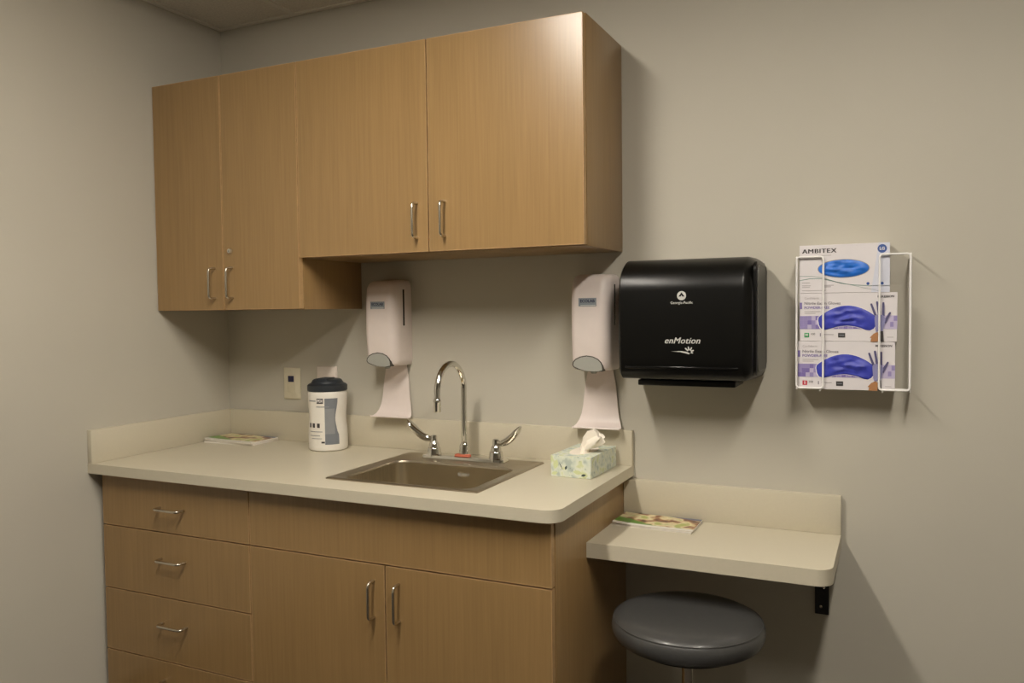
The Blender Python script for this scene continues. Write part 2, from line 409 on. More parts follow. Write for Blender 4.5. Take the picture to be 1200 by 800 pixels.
f = new(); lathe(f, [(.0108, 0), (.0118, .003), (.0118, .028), (.0125, .030), (.0125, .036), (.0108, .040)], 20)
for v in f.verts: v.co += Vector((0, -2*ra-.001, zb-.018-.040))
obj('aerator', f, M['chrome'], fc)
for s in (-1, 1):
    hx = s*.114
    hd = obj('handle', lathe(new(), [(.027, .004), (.0265, .008), (.024, .013), (.0215, .030), (.0205, .033), (.0175, .035), (.0165, .044), (.0145, .049), (.0115, .053), (.0105, .068), (.009, .073), (.001, .074)], 24, (hx, 0)), M['chrome'], fc)
    # wrist blade: flattened tube that sweeps out and up, widening to a rounded paddle
    n = 12; rings = []
    for k in range(n+1):
        t = k/n
        x = hx + s*(.006+.086*t); z = .060 - .004*math.sin(PI*t) + .058*t**1.7
        dx = 1; dz = 0.05+1.15*t**.8
        th = math.atan2(dz, 1)
        wy = .0075+.0085*math.sin(PI*min(.93, t)*.56)**2
        if k >= n-1: wy *= (.9, .62)[k-n+1]
        tk = .0080+.0045*math.sin(PI*t)
        if k >= n-1: tk *= (.9, .55)[k-n+1]
        ring = []
        for q in range(12):
            a = 2*PI*q/12
            oy = wy*math.cos(a); on = tk*math.sin(a)
            ring.append((x - s*math.sin(th)*on, -.012*t+oy, z + math.cos(th)*on))
        rings.append(ring)
    obj('blade', loft(new(), rings), M['chrome'], hd)

# ================================================================== SOAP DISPENSERS
def soap(x, label):
    t = thing('soap_dispenser', label, 'soap dispenser', (x, -.0008, .975), group='wall soap dispensers')
    hw = .0625
    def ring(z, d, w, rf):
        pts = [(w, 0), (-w, 0)]
        pts += corner(-w+rf, -d+rf, rf, PI, 1.5*PI, 6) + corner(w-rf*1.45, -d+rf*1.45, rf*1.45, -PI/2, -.05, 6)
        return [(a, b, z) for a, b in pts]
    f = new()
    loft(f, [ring(.188, .082, hw-.006, .02), ring(.194, .096, hw-.002, .022), ring(.21, .104, hw, .022), ring(.30, .111, hw, .022), ring(.40, .110, hw, .022),
             ring(.455, .104, hw-.001, .022), ring(.472, .094, hw-.004, .022), ring(.480, .078, hw-.010, .02), ring(.482, .05, hw-.016, .018)])
    obj('housing', f, M['whitep'], t)
    # rounded grey push panel below, following the housing's front
    pts = [(-.055, .205), (-.053, .214), (-.045, .223), (-.03, .230), (-.01, .2335), (.01, .231), (.026, .224), (.036, .214), (.0405, .204), (.042, .188), (.02, .186), (-.01, .187), (-.035, .192), (-.05, .198)]
    f = new(); prism(f, pts, (0, -.0855, 0), (1, 0, 0), (0, 0, 1), .0225)
    bmesh.ops.bevel(f, geom=[e for e in f.edges], offset=.002, segments=2, affect='EDGES', clamp_overlap=True)
    obj('push_panel', f, M['greyp'], t)
    f = new(); prism(f, [(-.0072+(x_+.0066)*1.022, .209+(z_-.209)*1.04) for x_, z_ in pts], (0, -.0850, 0), (1, 0, 0), (0, 0, 1), .0215)
    obj('panel_gap', f, M['smoke'], t)
    f = new(); box(f, (hw-.0005, -.056, .325), (hw+.0008, -.046, .450), .0006, 1)
    obj('level_window', f, M['smoke'], t)
    f = new(); prism(f, [(-.0285, -.0125), (.0285, -.0125), (.0285, .0125), (-.0285, .0125)], (-.004, -.1113, .396), (1, 0, 0), (0, 0, 1), .0009)
    lb = obj('label_plate', f, I['slab'], t)
    text('lettering', 'ECOLAB', .0125, I['navy'], lb, (-.004, -.1125, .399), bold=.0004)
    f = new(); box(f, (-.026, -.11245, .3858), (.022, -.1122, .3872)); obj('print_line', f, I['white'], lb)
    # drip tray: wall plate that curves forward into a lip
    prof = [(-.004, .205, .040), (-.005, .185, .041), (-.006, .16, .046), (-.007, .13, .051), (-.009, .10, .054), (-.011, .07, .057), (-.014, .045, .061), (-.020, .025, .067), (-.030, .012, .073), (-.044, .006, .077), (-.058, .005, .078), (-.064, .008, .076)]
    f = new(); th = .004; fr = []; bk = []
    for i, (y, z, w) in enumerate(prof):
        a = prof[max(0, i-1)]; b = prof[min(len(prof)-1, i+1)]
        tg = Vector((0, b[0]-a[0], b[1]-a[1])).normalized(); nn = Vector((0, tg.z, -tg.y))
        fr.append([Vector((w*k/4, y, z))+nn*th/2 for k in range(-4, 5)]); bk.append([Vector((w*k/4, y, z))-nn*th/2 for k in range(-4, 5)])
    rings = [a+list(reversed(b)) for a, b in zip(fr, bk)]
    loft(f, rings)
    obj('drip_tray', f, M['whitep'], t)
    f = new(); loft(f, [rrect(-.005, -.055, .012, .012, .008, .190), rrect(-.005, -.055, .008, .008, .006, .176)]); obj('nozzle', f, M['greyp'], t)
    return t
soap(.7925, 'white wall soap dispenser left of the faucet, above the wipes canister')
soap(1.5525, 'white wall soap dispenser beside the black towel dispenser')

# ================================================================== PAPER TOWEL DISPENSER
t = thing('paper_towel_dispenser', 'large black paper towel dispenser mounted on the wall', 'towel dispenser', (1.675, -.0008, 1.130))
def tprof(sc=0.0):
    P = [(0, .362)]
    P += [(-.108, .360)]
    P += [(-.108-.103*math.sin(a), .268+.092*math.cos(a)) for a in [PI/2*k/14 for k in range(1, 15)]]
    P += [(-.2125, .20), (-.2125, .12), (-.210, .08)] + [(-.178-.031*math.cos(a), .052-.032*math.sin(a)) for a in [PI/2*k/7 for k in range(1, 8)]]
    P += [(0, .012)]
    cy, cz = -.10, .187
    return [(y if y == 0 else y+(1 if y < cy else -1)*sc*(1 if abs(y) > .01 else 0), z+(-sc if z > cz else sc)) for y, z in P]
W = .380
def tring(x, sc): return [(x, y, z) for y, z in tprof(sc)]
f = new(); loft(f, [tring(.002, .006), tring(.008, 0), tring(W-.035, 0), tring(W-.030, .001), tring(W-.012, .012), tring(W-.008, .020)])
obj('cover', f, M['blackp'], t)
f = new()
pl = [(-.176+.026*math.cos(a)*1, .318+.026*math.sin(a)) for a in [PI/2+PI/2*k/8 for k in range(9)]] + [(-.176+.026*math.cos(a), .064+.03*math.sin(a)) for a in [PI+PI/2*k/8 for k in range(9)]]
pl = [(y*.92, z) for y, z in pl] + [(-.03, .036), (-.012, .055), (-.012, .33), (-.03, .344)]
loft(f, [[(W-.009, y, z) for y, z in pl], [(W-.002, y, z) for y, z in pl], [(W, -.09+(y+.09)*.93, .19+(z-.19)*.96) for y, z in pl]])
obj('end_cap', f, M['blackp'], t)
f = new(); pr = [(-.09+(y+.09)*.90, .19+(z-.19)*.93) for y, z in pl]
loft(f, [[(W-.0005, y, z) for y, z in pr], [(W+.0012, y, z) for y, z in pr]])
sp_ = obj('side_panel', f, M['blackp'], t)
obj('panel_rim', tube(new(), [(W+.0008, y, z) for y, z in pr], .0022, 6, True), mat('charcoal_plastic', (92, 90, 84), .4), sp_)
B('chute', (.045, -.165, .0), (W-.06, -.03, .0165), M['blackp'], t, .003)
B('lower_lip', (.02, -.2115, .0505), (W-.045, -.200, .0585), M['blackg'], t, .002)
f = new(); prism(f, ell(0, 0, .0125, .0125), (.184, -.2130, .254), (1, 0, 0), (0, 0, 1), .0006); 
for v in f.verts: v.co.y += .0008 if v.co.z > .26 else 0
lg = obj('round_logo', f, M['silver'], t)
f = new(); prism(f, [(-.0085, -.0035), (.0085, -.0035), (0, .008)], (.184, -.2137, .255), (1, 0, 0), (0, 0, 1), .0004); obj('logo_tree', f, M['blackp'], lg)
f = new(); prism(f, [(-.0022, -.0012), (.0022, -.0012), (0, .0028)], (.184, -.2142, .2528), (1, 0, 0), (0, 0, 1), .0003); obj('logo_peak', f, M['silver'], lg)
text('maker_lettering', 'Georgia-Pacific', .0098, M['silver'], t, (.184, -.2129, .2345), bold=.00015, space=1.04)
text('product_lettering', 'enMotion', .024, M['silver'], t, (.184, -.2129, .130), shear=.3, space=1.06, fat=.0011)
f = new()
prism(f, [(-.036, -.0005), (-.012, -.0015), (.008, -.006), (.014, -.008), (.016, -.005), (.008, -.001), (-.01, .001)], (.190, -.2129, .101), (1, 0, 0), (0, 0, 1), .0004)
for k, (ax_, ay_) in enumerate(((.004, .0085), (.012, .0125), (.021, .0105), (.026, .003), (.024, -.004))):
    p0 = Vector((.015, -.001)); p1 = Vector((ax_, ay_)); dd = (p1-p0).normalized(); nn = Vector((-dd.y, dd.x))*.0021
    s0 = p0+dd*.0045
    prism(f, [(s0-nn)[:], (p1-nn*.8)[:], (p1+dd*.0015)[:], (p1+nn*.8)[:], (s0+nn)[:]], (.190, -.2129, .101), (1, 0, 0), (0, 0, 1), .0004)
obj('hand_emblem', f, M['silver'], t)

# ================================================================== GLOVE BOXES IN WIRE RACK
RKX, RKZ = 2.146, 1.126
rk = thing('wire_rack', 'white wire wall rack holding three glove boxes', 'rack', (RKX, 0, RKZ))
Wr, Dr, Hr, wr = .279, .094, .358, .0028
for x0, x1 in ((0, .068), (.206, Wr)):
    f = tube(new(), fillet([(x0, -Dr, .003), (x1, -Dr, .003), (x1, -Dr, Hr), (x0, -Dr, Hr)], .009, 4, True), wr, 8, True)
    obj('front_loop', f, M['wire'], rk)
for x in (0, Wr):
    obj('side_wire', tube(new(), fillet([(x, -Dr+.004, Hr), (x, -.0035, Hr), (x, -.0035, -.002), (x, -Dr+.004, .001)], .008, 4), wr, 8), M['wire'], rk)
for x in (.06, .214):
    obj('bottom_wire', tube(new(), [(x, -Dr+.003, -.003), (x, -.0035, -.003)], wr*.9, 8), M['wire'], rk)
obj('back_wire', tube(new(), [(0, -.0035, -.003), (Wr, -.0035, -.003)], wr*.9, 8), M['wire'], rk)

GBD = .080
def decal(name, pts, m, parent, y, d=.0003):
    f = new(); prism(f, pts, (0, y, 0), (1, 0, 0), (0, 0, 1), d)
    return obj(name, f, m, parent, smooth=False)
def strip(pts, w):
    P = [Vector(p) for p in pts]; a = []; b = []
    for i, p in enumerate(P):
        tg = (P[min(i+1, len(P)-1)]-P[max(i-1, 0)]).normalized(); nn = Vector((-tg.y, tg.x))*w
        a.append((p+nn)[:]); b.append((p-nn)[:])
    return a, b
def ribbon(name, pts, w, m, parent, y):
    a, b = strip(pts, w); f = new()
    va = [f.verts.new((p[0], y, p[1])) for p in a]; vb = [f.verts.new((p[0], y, p[1])) for p in b]
    for i in range(len(va)-1): f.faces.new((va[i], va[i+1], vb[i+1], vb[i]))
    return obj(name, f, m, parent, smooth=False)
def bulge(name, outline, m, parent, y, h, seed):
    """glove film showing through the opening: outline filled with rings that swell and crease"""
    n = len(outline); cx = sum(p[0] for p in outline)/n; cz = sum(p[1] for p in outline)/n
    f = new(); rings = []
    for s in (1, .95, .86, .76, .66, .56, .46, .36, .26, .16, .08):
        ring = []
        for p in outline:
            x = cx+(p[0]-cx)*s; z = cz+(p[1]-cz)*s
            k = (1-s**4)*h*(.55+1.2*noise.noise(Vector((x*42+z*30+seed, z*95-x*22, seed))))
            ring.append((x, y-max(0, k)-.0001, z))
        rings.append(ring)
    loft(f, rings, False, True)
    return obj(name, f, m, parent)
def glove_box(loc, w, h, label, rz=0):
    t = thing('glove_box', label, 'glove box', loc, rz, 'boxed gloves in the wire rack')
    f = new(); box(f, (0, -GBD/2, 0), (w, GBD/2, h), .0008, 1)
    t['w'] = w; del t['w']
    ca = obj('carton', f, M['card'], t)
    return t, ca, (lambda fx, fz: (fx*w, fz*h))
yF = -GBD/2 - .0002
ybx = -.0465
Z0 = RKZ - .0001
H3 = .1295
Z2 = Z0+H3+.0005; Z1 = Z2+H3+.0005
# top box
t, ca, q = glove_box((2.1525, ybx, Z1), .2235, H3, 'glove box with oval bright blue opening, topmost in the wire rack')
decal('print_panel', [q(.80, .0), q(1, 0), q(1, 1), q(.88, 1)], I['paleblue'], ca, yF)
text('brand_lettering', 'AMBITEX', .0165, I['black'], ca, (q(.030, .87)[0], yF-.0002, q(0, .872)[1]), align='LEFT', sx=1.20, space=1.1, fat=.0009)
decal('print_line', [q(.215, .775), q(.36, .775), q(.36, .787), q(.215, .787)], I['lightgrey'], ca, yF)
bd = decal('size_badge', ell(*q(.918, .88), .0112, .0112), I['blue'], ca, yF-.0002)
text('size_lettering', 'LG', .0105, I['white'], bd, (q(.918, 0)[0], yF-.0006, q(0, .88)[1]), bold=.0003)
oc = q(.497, .50)
decal('opening_edge', ell(*oc, .0645, .0250, 40), I['slatel'], ca, yF)
bulge('glove_film', ell(*oc, .0625, .0232, 40), I['glove1'], ca, yF-.0004, .005, 3.1)
for pts, w in (([(0, .27), (.12, .305), (.25, .30), (.38, .245), (.5, .185), (.62, .155), (.78, .135), (1, .125)], .0008), ([(0, .36), (.14, .355), (.26, .32), (.38, .25), (.48, .19)], .0006), ([(.42, .23), (.6, .15), (.8, .06), (.9, .02)], .0004)):
    ribbon('wave_line', [q(*p_) for p_ in pts], w, I['teal'], ca, yF-.0003)
for x in (.767, .92): decal('print_badge', ell(*q(x, .18), .0038, .0038, 14), I['blue'], ca, yF-.0004)
for x0, x1, z in ((.03, .12, .22), (.03, .13, .16), (.03, .12, .125), (.28, .39, .16), (.28, .36, .13), (.03, .30, .055)):
    decal('print_line', [q(x0, z-.007), q(x1, z-.007), q(x1, z+.007), q(x0, z+.007)], I['lightgrey'], ca, yF-.0001)

def nitrile(loc, label, sq, sq_letter, seed):
    t, ca, q = glove_box(loc, .241, H3, label)
    R_ = lambda n_, x0, x1, z0, z1, m, dy=0: decal(n_, [q(x0, z0), q(x1, z0), q(x1, z1), q(x0, z1)], m, ca, yF-dy)
    R_('print_band', 0, 1, .255, .53, I['pale'])
    rr = random.Random(seed)
    for i in range(7):
        for j in range(3):
            k = rr.random()
            if k < .25: continue
            R_('print_square', i*.042, i*.042+.0415, .256+j*.091, .256+j*.091+.090, I['violet'] if k < .55 else I['lilac'], .0002)
    for i in range(6):
        R_('print_square', .36+i*.05, .405+i*.05, .26, .34, I['lilac'] if i % 2 else I['violet'], .0002)
    for i in range(2):
        R_('print_square', .93+i*.035, .964+i*.035, (.30, .42)[i], (.40, .52)[i], I['lilac'], .0002)
    R_('print_tab', 0, .024, .675, .81, I['violet'], .0002)
    text('print_lettering', 'Confiderm', .0085, I['lightgrey'], ca, (q(.05, 0)[0], yF-.0002, q(0, .90)[1]), align='LEFT')
    text('print_lettering', 'Nitrile Exam Gloves', .0108, I['grey'], ca, (q(.047, 0)[0], yF-.0002, q(0, .79)[1]), align='LEFT', bold=.0001, sx=1.04)
    text('print_lettering', 'POWDER-FREE', .0098, I['violet'], ca, (q(.047, 0)[0], yF-.0002, q(0, .70)[1]), align='LEFT', bold=.0002, sx=1.0)
    R_('print_line', .05, .22, .615, .628, I['lightgrey'], .0002); R_('print_line', .05, .17, .578, .590, I['lightgrey'], .0002)
    text('maker_lettering', 'McKESSON', .0078, I['black'], ca, (q(.97, 0)[0], yF-.0002, q(0, .915)[1]), align='RIGHT', bold=.0002, sx=1.05)
    # bean shaped opening
    top = [(.200+.595*k/16, .47+.27*math.sin(PI*(.02+.96*k/16))**.8) for k in range(17)]
    out = [(.196, .44), (.205, .34), (.225, .27), (.27, .235)] 
    bot = [(.30, .25), (.36, .285), (.43, .315), (.50, .325), (.57, .31), (.64, .275), (.69, .235), (.73, .225), (.765, .26), (.79, .33), (.80, .41)]
    outl = [q(*p_) for p_ in (out+bot)] + [q(*p_) for p_ in reversed(top)]
    n = len(outl); cx = sum(p_[0] for p_ in outl)/n; cz = sum(p_[1] for p_ in outl)/n
    decal('opening_edge', [(cx+(a-cx)*1.03, cz+(b-cz)*1.05) for a, b in outl], I['white'], ca, yF-.0004)
    bulge('glove_film', outl, I['glove2'], ca, yF-.0008, .005, seed*1.7)
    # printed gloved hand
    hm = new()
    def cap(p0, p1, w0, w1):
        a = Vector(q(*p0)); b = Vector(q(*p1)); d_ = (b-a).normalized(); n_ = Vector((-d_.y, d_.x))
        pts = [a-n_*w0, b-n_*w1] + [b+d_*w1*math.sin(PI*k/6)-n_*w1*math.cos(PI*k/6) for k in range(1, 6)] + [b+n_*w1, a+n_*w0]
        prism(hm, [p_[:] for p_ in pts], (0, yF-.0022, 0), (1, 0, 0), (0, 0, 1), .0002)
    cap((.785, .53), (.742, .76), .0030, .0024); cap((.822, .54), (.800, .80), .0031, .0026); cap((.862, .52), (.862, .78), .0031, .0026)
    cap((.872, .38), (.928, .58), .0040, .0024)
    hd = obj('printed_hand', hm, I['handd'], ca, smooth=False)
    decal('printed_palm', [q(*p_) for p_ in ((.775, .50), (.80, .55), (.86, .54), (.885, .46), (.875, .36), (.858, .22), (.79, .20), (.78, .34))], I['hand'], ca, yF-.0025)
    decal('printed_cuff', [q(*p_) for p_ in ((.835, .21), (.862, .22), (.868, .0), (.825, .0))], I['char'], ca, yF-.0024)
    decal('printed_fingers', [q(*p_) for p_ in ((.735, .0), (.745, .07), (.728, .08), (.765, .16), (.80, .19), (.835, .17), (.825, .0))], I['skin'], ca, yF-.0023)
    s_ = R_('size_square', .05, .10, .08, .175, sq, .0003)
    text('size_lettering', sq_letter, .0095, I['white'], s_, (q(.075, 0)[0], yF-.0008, q(0, .128)[1]), bold=.0003)
    text('print_lettering', '100', .008, I['char'], ca, (q(.14, 0)[0], yF-.0003, q(0, .15)[1]))
    R_('print_line', .215, .225, .10, .17, I['grey'], .0003); R_('print_line', .25, .36, .135, .15, I['lightgrey'], .0003)
    s_ = R_('print_box', .405, .478, .08, .175, I['char'], .0003)
    R_('print_line', .415, .468, .118, .138, I['slate'], .0007)
    R_('print_line', .90, .965, .085, .097, I['lightgrey'], .0003)
nitrile((2.1535, ybx, Z2), 'violet and white nitrile glove box with green size square, middle of the rack', I['green'], 'M', 5)
nitrile((2.1490, ybx, Z0), 'violet and white nitrile glove box with red size square, bottom of the rack', I['red'], 'S', 11)

# ================================================================== WALL PLATES
t = thing('wall_switch', 'ivory wall switch plate with a dark blue window, left of the wipes canister', 'switch', (.319, -.0006, 1.081))
f = new(); loft(f, [[(x, 0, z) for x, z in [(p_[0], p_[1]) for p_ in rrect(0, 0, .039, .060, .004, 0)]], [(p_[0], -.003, p_[1]) for p_ in rrect(0, 0, .039, .060, .004, 0)], [(p_[0], -.0065, p_[1]) for p_ in rrect(0, 0, .035, .056, .004, 0)]])
obj('plate', f, M['ivory'], t)
B('bezel', (-.018, -.009, -.034), (.018, -.006, .034), M['ivory'], t, .0015)
B('sensor_window', (-.0135, -.0104, .006), (.0135, -.0085, .029), ink('sensor_blue', (26, 26, 66), .15), t, .0008)
B('button', (-.0135, -.0120, -.020), (.0135, -.0085, 0), M['ivory'], t, .0012)
for z in (-.048, .048):
    s = new(); lathe(s, [(.003, 0), (.003, .0008), (.001, .0012)], 12)
    for v in s.verts: v.co = Vector((v.co.x, -.0064-v.co.z, z+v.co.y))
    obj('screw', s, M['ivory'], t)
t = thing('wall_outlet', 'off-white wall plate half hidden behind the wipes canister', 'outlet', (.484, -.0006, 1.089))
f = new(); loft(f, [[(p_[0], 0, p_[1]) for p_ in rrect(0, 0, .046, .060, .005, 0)], [(p_[0], -.004, p_[1]) for p_ in rrect(0, 0, .046, .060, .005, 0)], [(p_[0], -.008, p_[1]) for p_ in rrect(0, 0, .042, .056, .005, 0)]])
obj('plate', f, M['outw'], t)
rc = B('receptacle', (-.016, -.0095, -.044), (.016, -.0075, .004), M['outw'], t, .002)
for x, z in ((-.006, -.030), (.006, -.030), (-.006, -.008), (.006, -.008)): B('slot', (x-.001, -.0098, z-.004), (x+.001, -.009, z+.004), M['dark'], rc)

# ================================================================== WIPES CANISTER
t = thing('wipes_canister', 'white wipes canister with black lid and grey label on the counter', 'canister', (.566, -.108, ZC), .21)
n = 48
def waist(z): return 1 - .085*math.exp(-((z-.118)/.038)**2)
def canring(r, z):
    out = []
    for k in range(n):
        a = 2*PI*k/n
        w = 1.0
        # hand-grip hollows on both sides, fading towards the front
        s = abs(math.cos(a))
        w = 1 - (1-waist(z))*max(0, (s-.55)/.45)
        out.append((r*w*math.cos(a), r*w*math.sin(a), z))
    return out
rr = .0685
f = new(); loft(f, [canring(rr-.008, 0), canring(rr-.002, .003), canring(rr, .009)] + [canring(rr, .009+.193*k/18) for k in range(1, 19)] + [canring(rr-.001, .206), canring(rr-.006, .210)])
bd = obj('body', f, M['canw'], t)
f = new(); lathe(f, [(rr-.001, .2085), (rr+.0015, .2105), (rr+.0015, .228), (rr-.004, .233), (rr-.012, .236), (rr-.018, .247), (rr-.024, .250), (.012, .250), (.010, .2475), (.001, .2475)], 48)
ld = obj('lid', f, M['lid'], t)
f = new(); box(f, (-.020, -.046, .2475), (.022, .020, .2545), .003); obj('flip_cap', f, M['lid'], ld)
def wrap(name, a0, a1, z0, z1, m, off=.0006, right=None, k=14):
    f = new(); rows = []
    for j in range(k+1):
        z = z0+(z1-z0)*j/k; row = []
        e = a1 if right is None else right(z)
        for i in range(k+1):
            a = a0+(e-a0)*i/k; s = abs(math.cos(a)); w = 1-(1-waist(z))*max(0, (s-.55)/.45)
            row.append(f.verts.new(((rr*w+off)*math.cos(a), (rr*w+off)*math.sin(a), z)))
        rows.append(row)
    for r0, r1 in zip(rows, rows[1:]):
        for i in range(k): f.faces.new((r0[i], r0[i+1], r1[i+1], r1[i]))
    return obj(name, f, m, bd)
D = math.radians
lb = wrap('label', D(-73), 0, .025, .186, I['slate'], right=lambda z: D(-34 - 8*math.exp(-((z-.115)/.04)**2)+(3 if z < .06 else 0)))
wrap('label_band', D(-73), D(-44), .062, .150, I['slatel'], .0009)
wrap('logo_box', D(-97), D(-77), .168, .186, I['char'], .0006, k=6)
a = D(-87)
text('logo_lettering', 'PDI', .013, I['white'], bd, ((rr+.0010)*math.cos(a), (rr+.0010)*math.sin(a), .177), ax=(-math.sin(a), math.cos(a), 0), bold=.0005)
for a0, a1, z, h_ in ((-128, -100, .177, .002), (-98, -60, .157, .0015), (-125, -80, .070, .0012), (-125, -88, .056, .0012), (-118, -82, .046, .0010)):
    wrap('print_line', D(a0), D(a1), z-h_, z+h_, I['slatel'], .0010, k=6)
for a0 in (-128, -113, -97): 
    wrap('symbol', D(a0), D(a0+9), .084, .099, I['char'], .0008, k=4)
wrap('symbol', D(-84), D(-74), .030, .036, I['char'], .0010, k=4)

# ================================================================== TISSUE BOX
def tissue_mat():
    m = bpy.data.materials.new('tissue_box_print'); m.use_nodes = True; nt = m.node_tree; b = nt.nodes['Principled BSDF']
    tc = nt.nodes.new('ShaderNodeTexCoord')
    n = nt.nodes.new('ShaderNodeTexNoise'); n.inputs['Scale'].default_value = 48; n.inputs['Detail'].default_value = 1.5
    v = nt.nodes.new('ShaderNodeTexVoronoi'); v.inputs['Scale'].default_value = 75; v.inputs['Randomness'].default_value = 1
    nt.links.new(tc.outputs['Object'], n.inputs['Vector']); nt.links.new(tc.outputs['Object'], v.inputs['Vector'])
    r = nt.nodes.new('ShaderNodeValToRGB'); e = r.color_ramp.elements
    e[0].position = .34; e[0].color = (*lin((178, 190, 180)), 1); e[1].position = .44; e[1].color = (*lin((206, 214, 200)), 1)
    k = e.new(.56); k.color = (*lin((220, 224, 208)), 1); k = e.new(.66); k.color = (*lin((206, 213, 166)), 1)
    nt.links.new(n.outputs['Fac'], r.inputs[0])
    r2 = nt.nodes.new('ShaderNodeValToRGB'); e = r2.color_ramp.elements
    e[0].position = .12; e[0].color = (.30, .36, .34, 1); e[1].position = .22; e[1].color = (1, 1, 1, 1)
    nt.links.new(v.outputs['Distance'], r2.inputs[0])
    mx = nt.nodes.new('ShaderNodeMix'); mx.data_type = 'RGBA'; mx.blend_type = 'MULTIPLY'; mx.inputs[0].default_value = .38
    nt.links.new(r.outputs[0], mx.inputs[6]); nt.links.new(r2.outputs[0], mx.inputs[7]); nt.links.new(mx.outputs[2], b.inputs['Base Color'])
    b.inputs['Roughness'].default_value = .5
    return m
t = thing('tissue_box', 'pale green leaf-patterned tissue box on the counter corner', 'tissue box', (1.546, -.143, ZC), -.02)
TW, TD, TH = .0625, .110, .062
ca = obj('carton', box(new(), (-TW, -TD, .0003), (TW, TD, TH), .001, 1), tissue_mat(), t)
f = new(); prism(f, ell(0, 0, .036, .078, 32), (0, 0, TH-.0002), (1, 0, 0), (0, 1, 0), .0006); obj('opening', f, M['tissue'], ca)
def leaf(x, z, L, w, a, m):
    pts = [(L*(k/6-.5), w*math.sin(PI*k/6)) for k in range(7)] + [(L*(k/6-.5), -w*math.sin(PI*k/6)) for k in range(5, 0, -1)]
    pts = [(x+p_[0]*math.cos(a)-p_[1]*math.sin(a), z+p_[0]*math.sin(a)+p_[1]*math.cos(a)) for p_ in pts]
    f = new(); prism(f, pts, (0, -TD-.0002, 0), (1, 0, 0), (0, 0, 1), .0002); return obj('printed_leaf', f, m, ca, smooth=False)
leaf(-.014, .028, .013, .0035, 1.2, I['leafd']); leaf(.040, .010, .016, .0035, .25, I['leafd']); leaf(-.030, .032, .026, .0012, -1.1, I['leafd'])
leaf(-.046, .036, .03, .008, 1.3, I['leafy']); leaf(.022, .017, .03, .006, -.1, I['leafy']); leaf(-.05, .010, .02, .005, .2, I['leafy'])
# the pulled tissue: a crumpled cone of folds leaning right
f = new(); rings = []
axis = [(.012, -.030, TH-.004), (.014, -.030, TH+.014), (.026, -.030, TH+.030), (.046, -.030, TH+.044), (.062, -.030, TH+.054)]
rx = [.010, .013, .021, .026, .021]; ry = [.022, .014, .015, .019, .016]
n = 26
for i, (c_, a_, b_) in enumerate(zip(axis, rx, ry)):
    tl = -.85 if i > 1 else -.2*i
    ring = []
    for k in range(n):
        an = 2*PI*k/n
        w = 1+.25*math.sin(5*an+i*.5)+.13*math.sin(9*an+1.3*i)
        u_ = a_*w*math.cos(an); v_ = b_*w*math.sin(an)
        ring.append((c_[0]+u_*math.cos(tl), c_[1]+v_, c_[2]+u_*math.sin(tl)+.004*math.sin(3*an+i)))
    rings.append(ring)
last = rings[-1]; cx = sum(p_[0] for p_ in last)/n; cy = sum(p_[1] for p_ in last)/n; cz = sum(p_[2] for p_ in last)/n
rings.append([((p_[0]+cx)/2, (p_[1]+cy)/2, (p_[2]+cz)/2-.006) for p_ in last])
loft(f, rings); o = obj('tissue', f, M['tissue'], t)
o.data.set_sharp_from_angle(angle=math.radians(28))

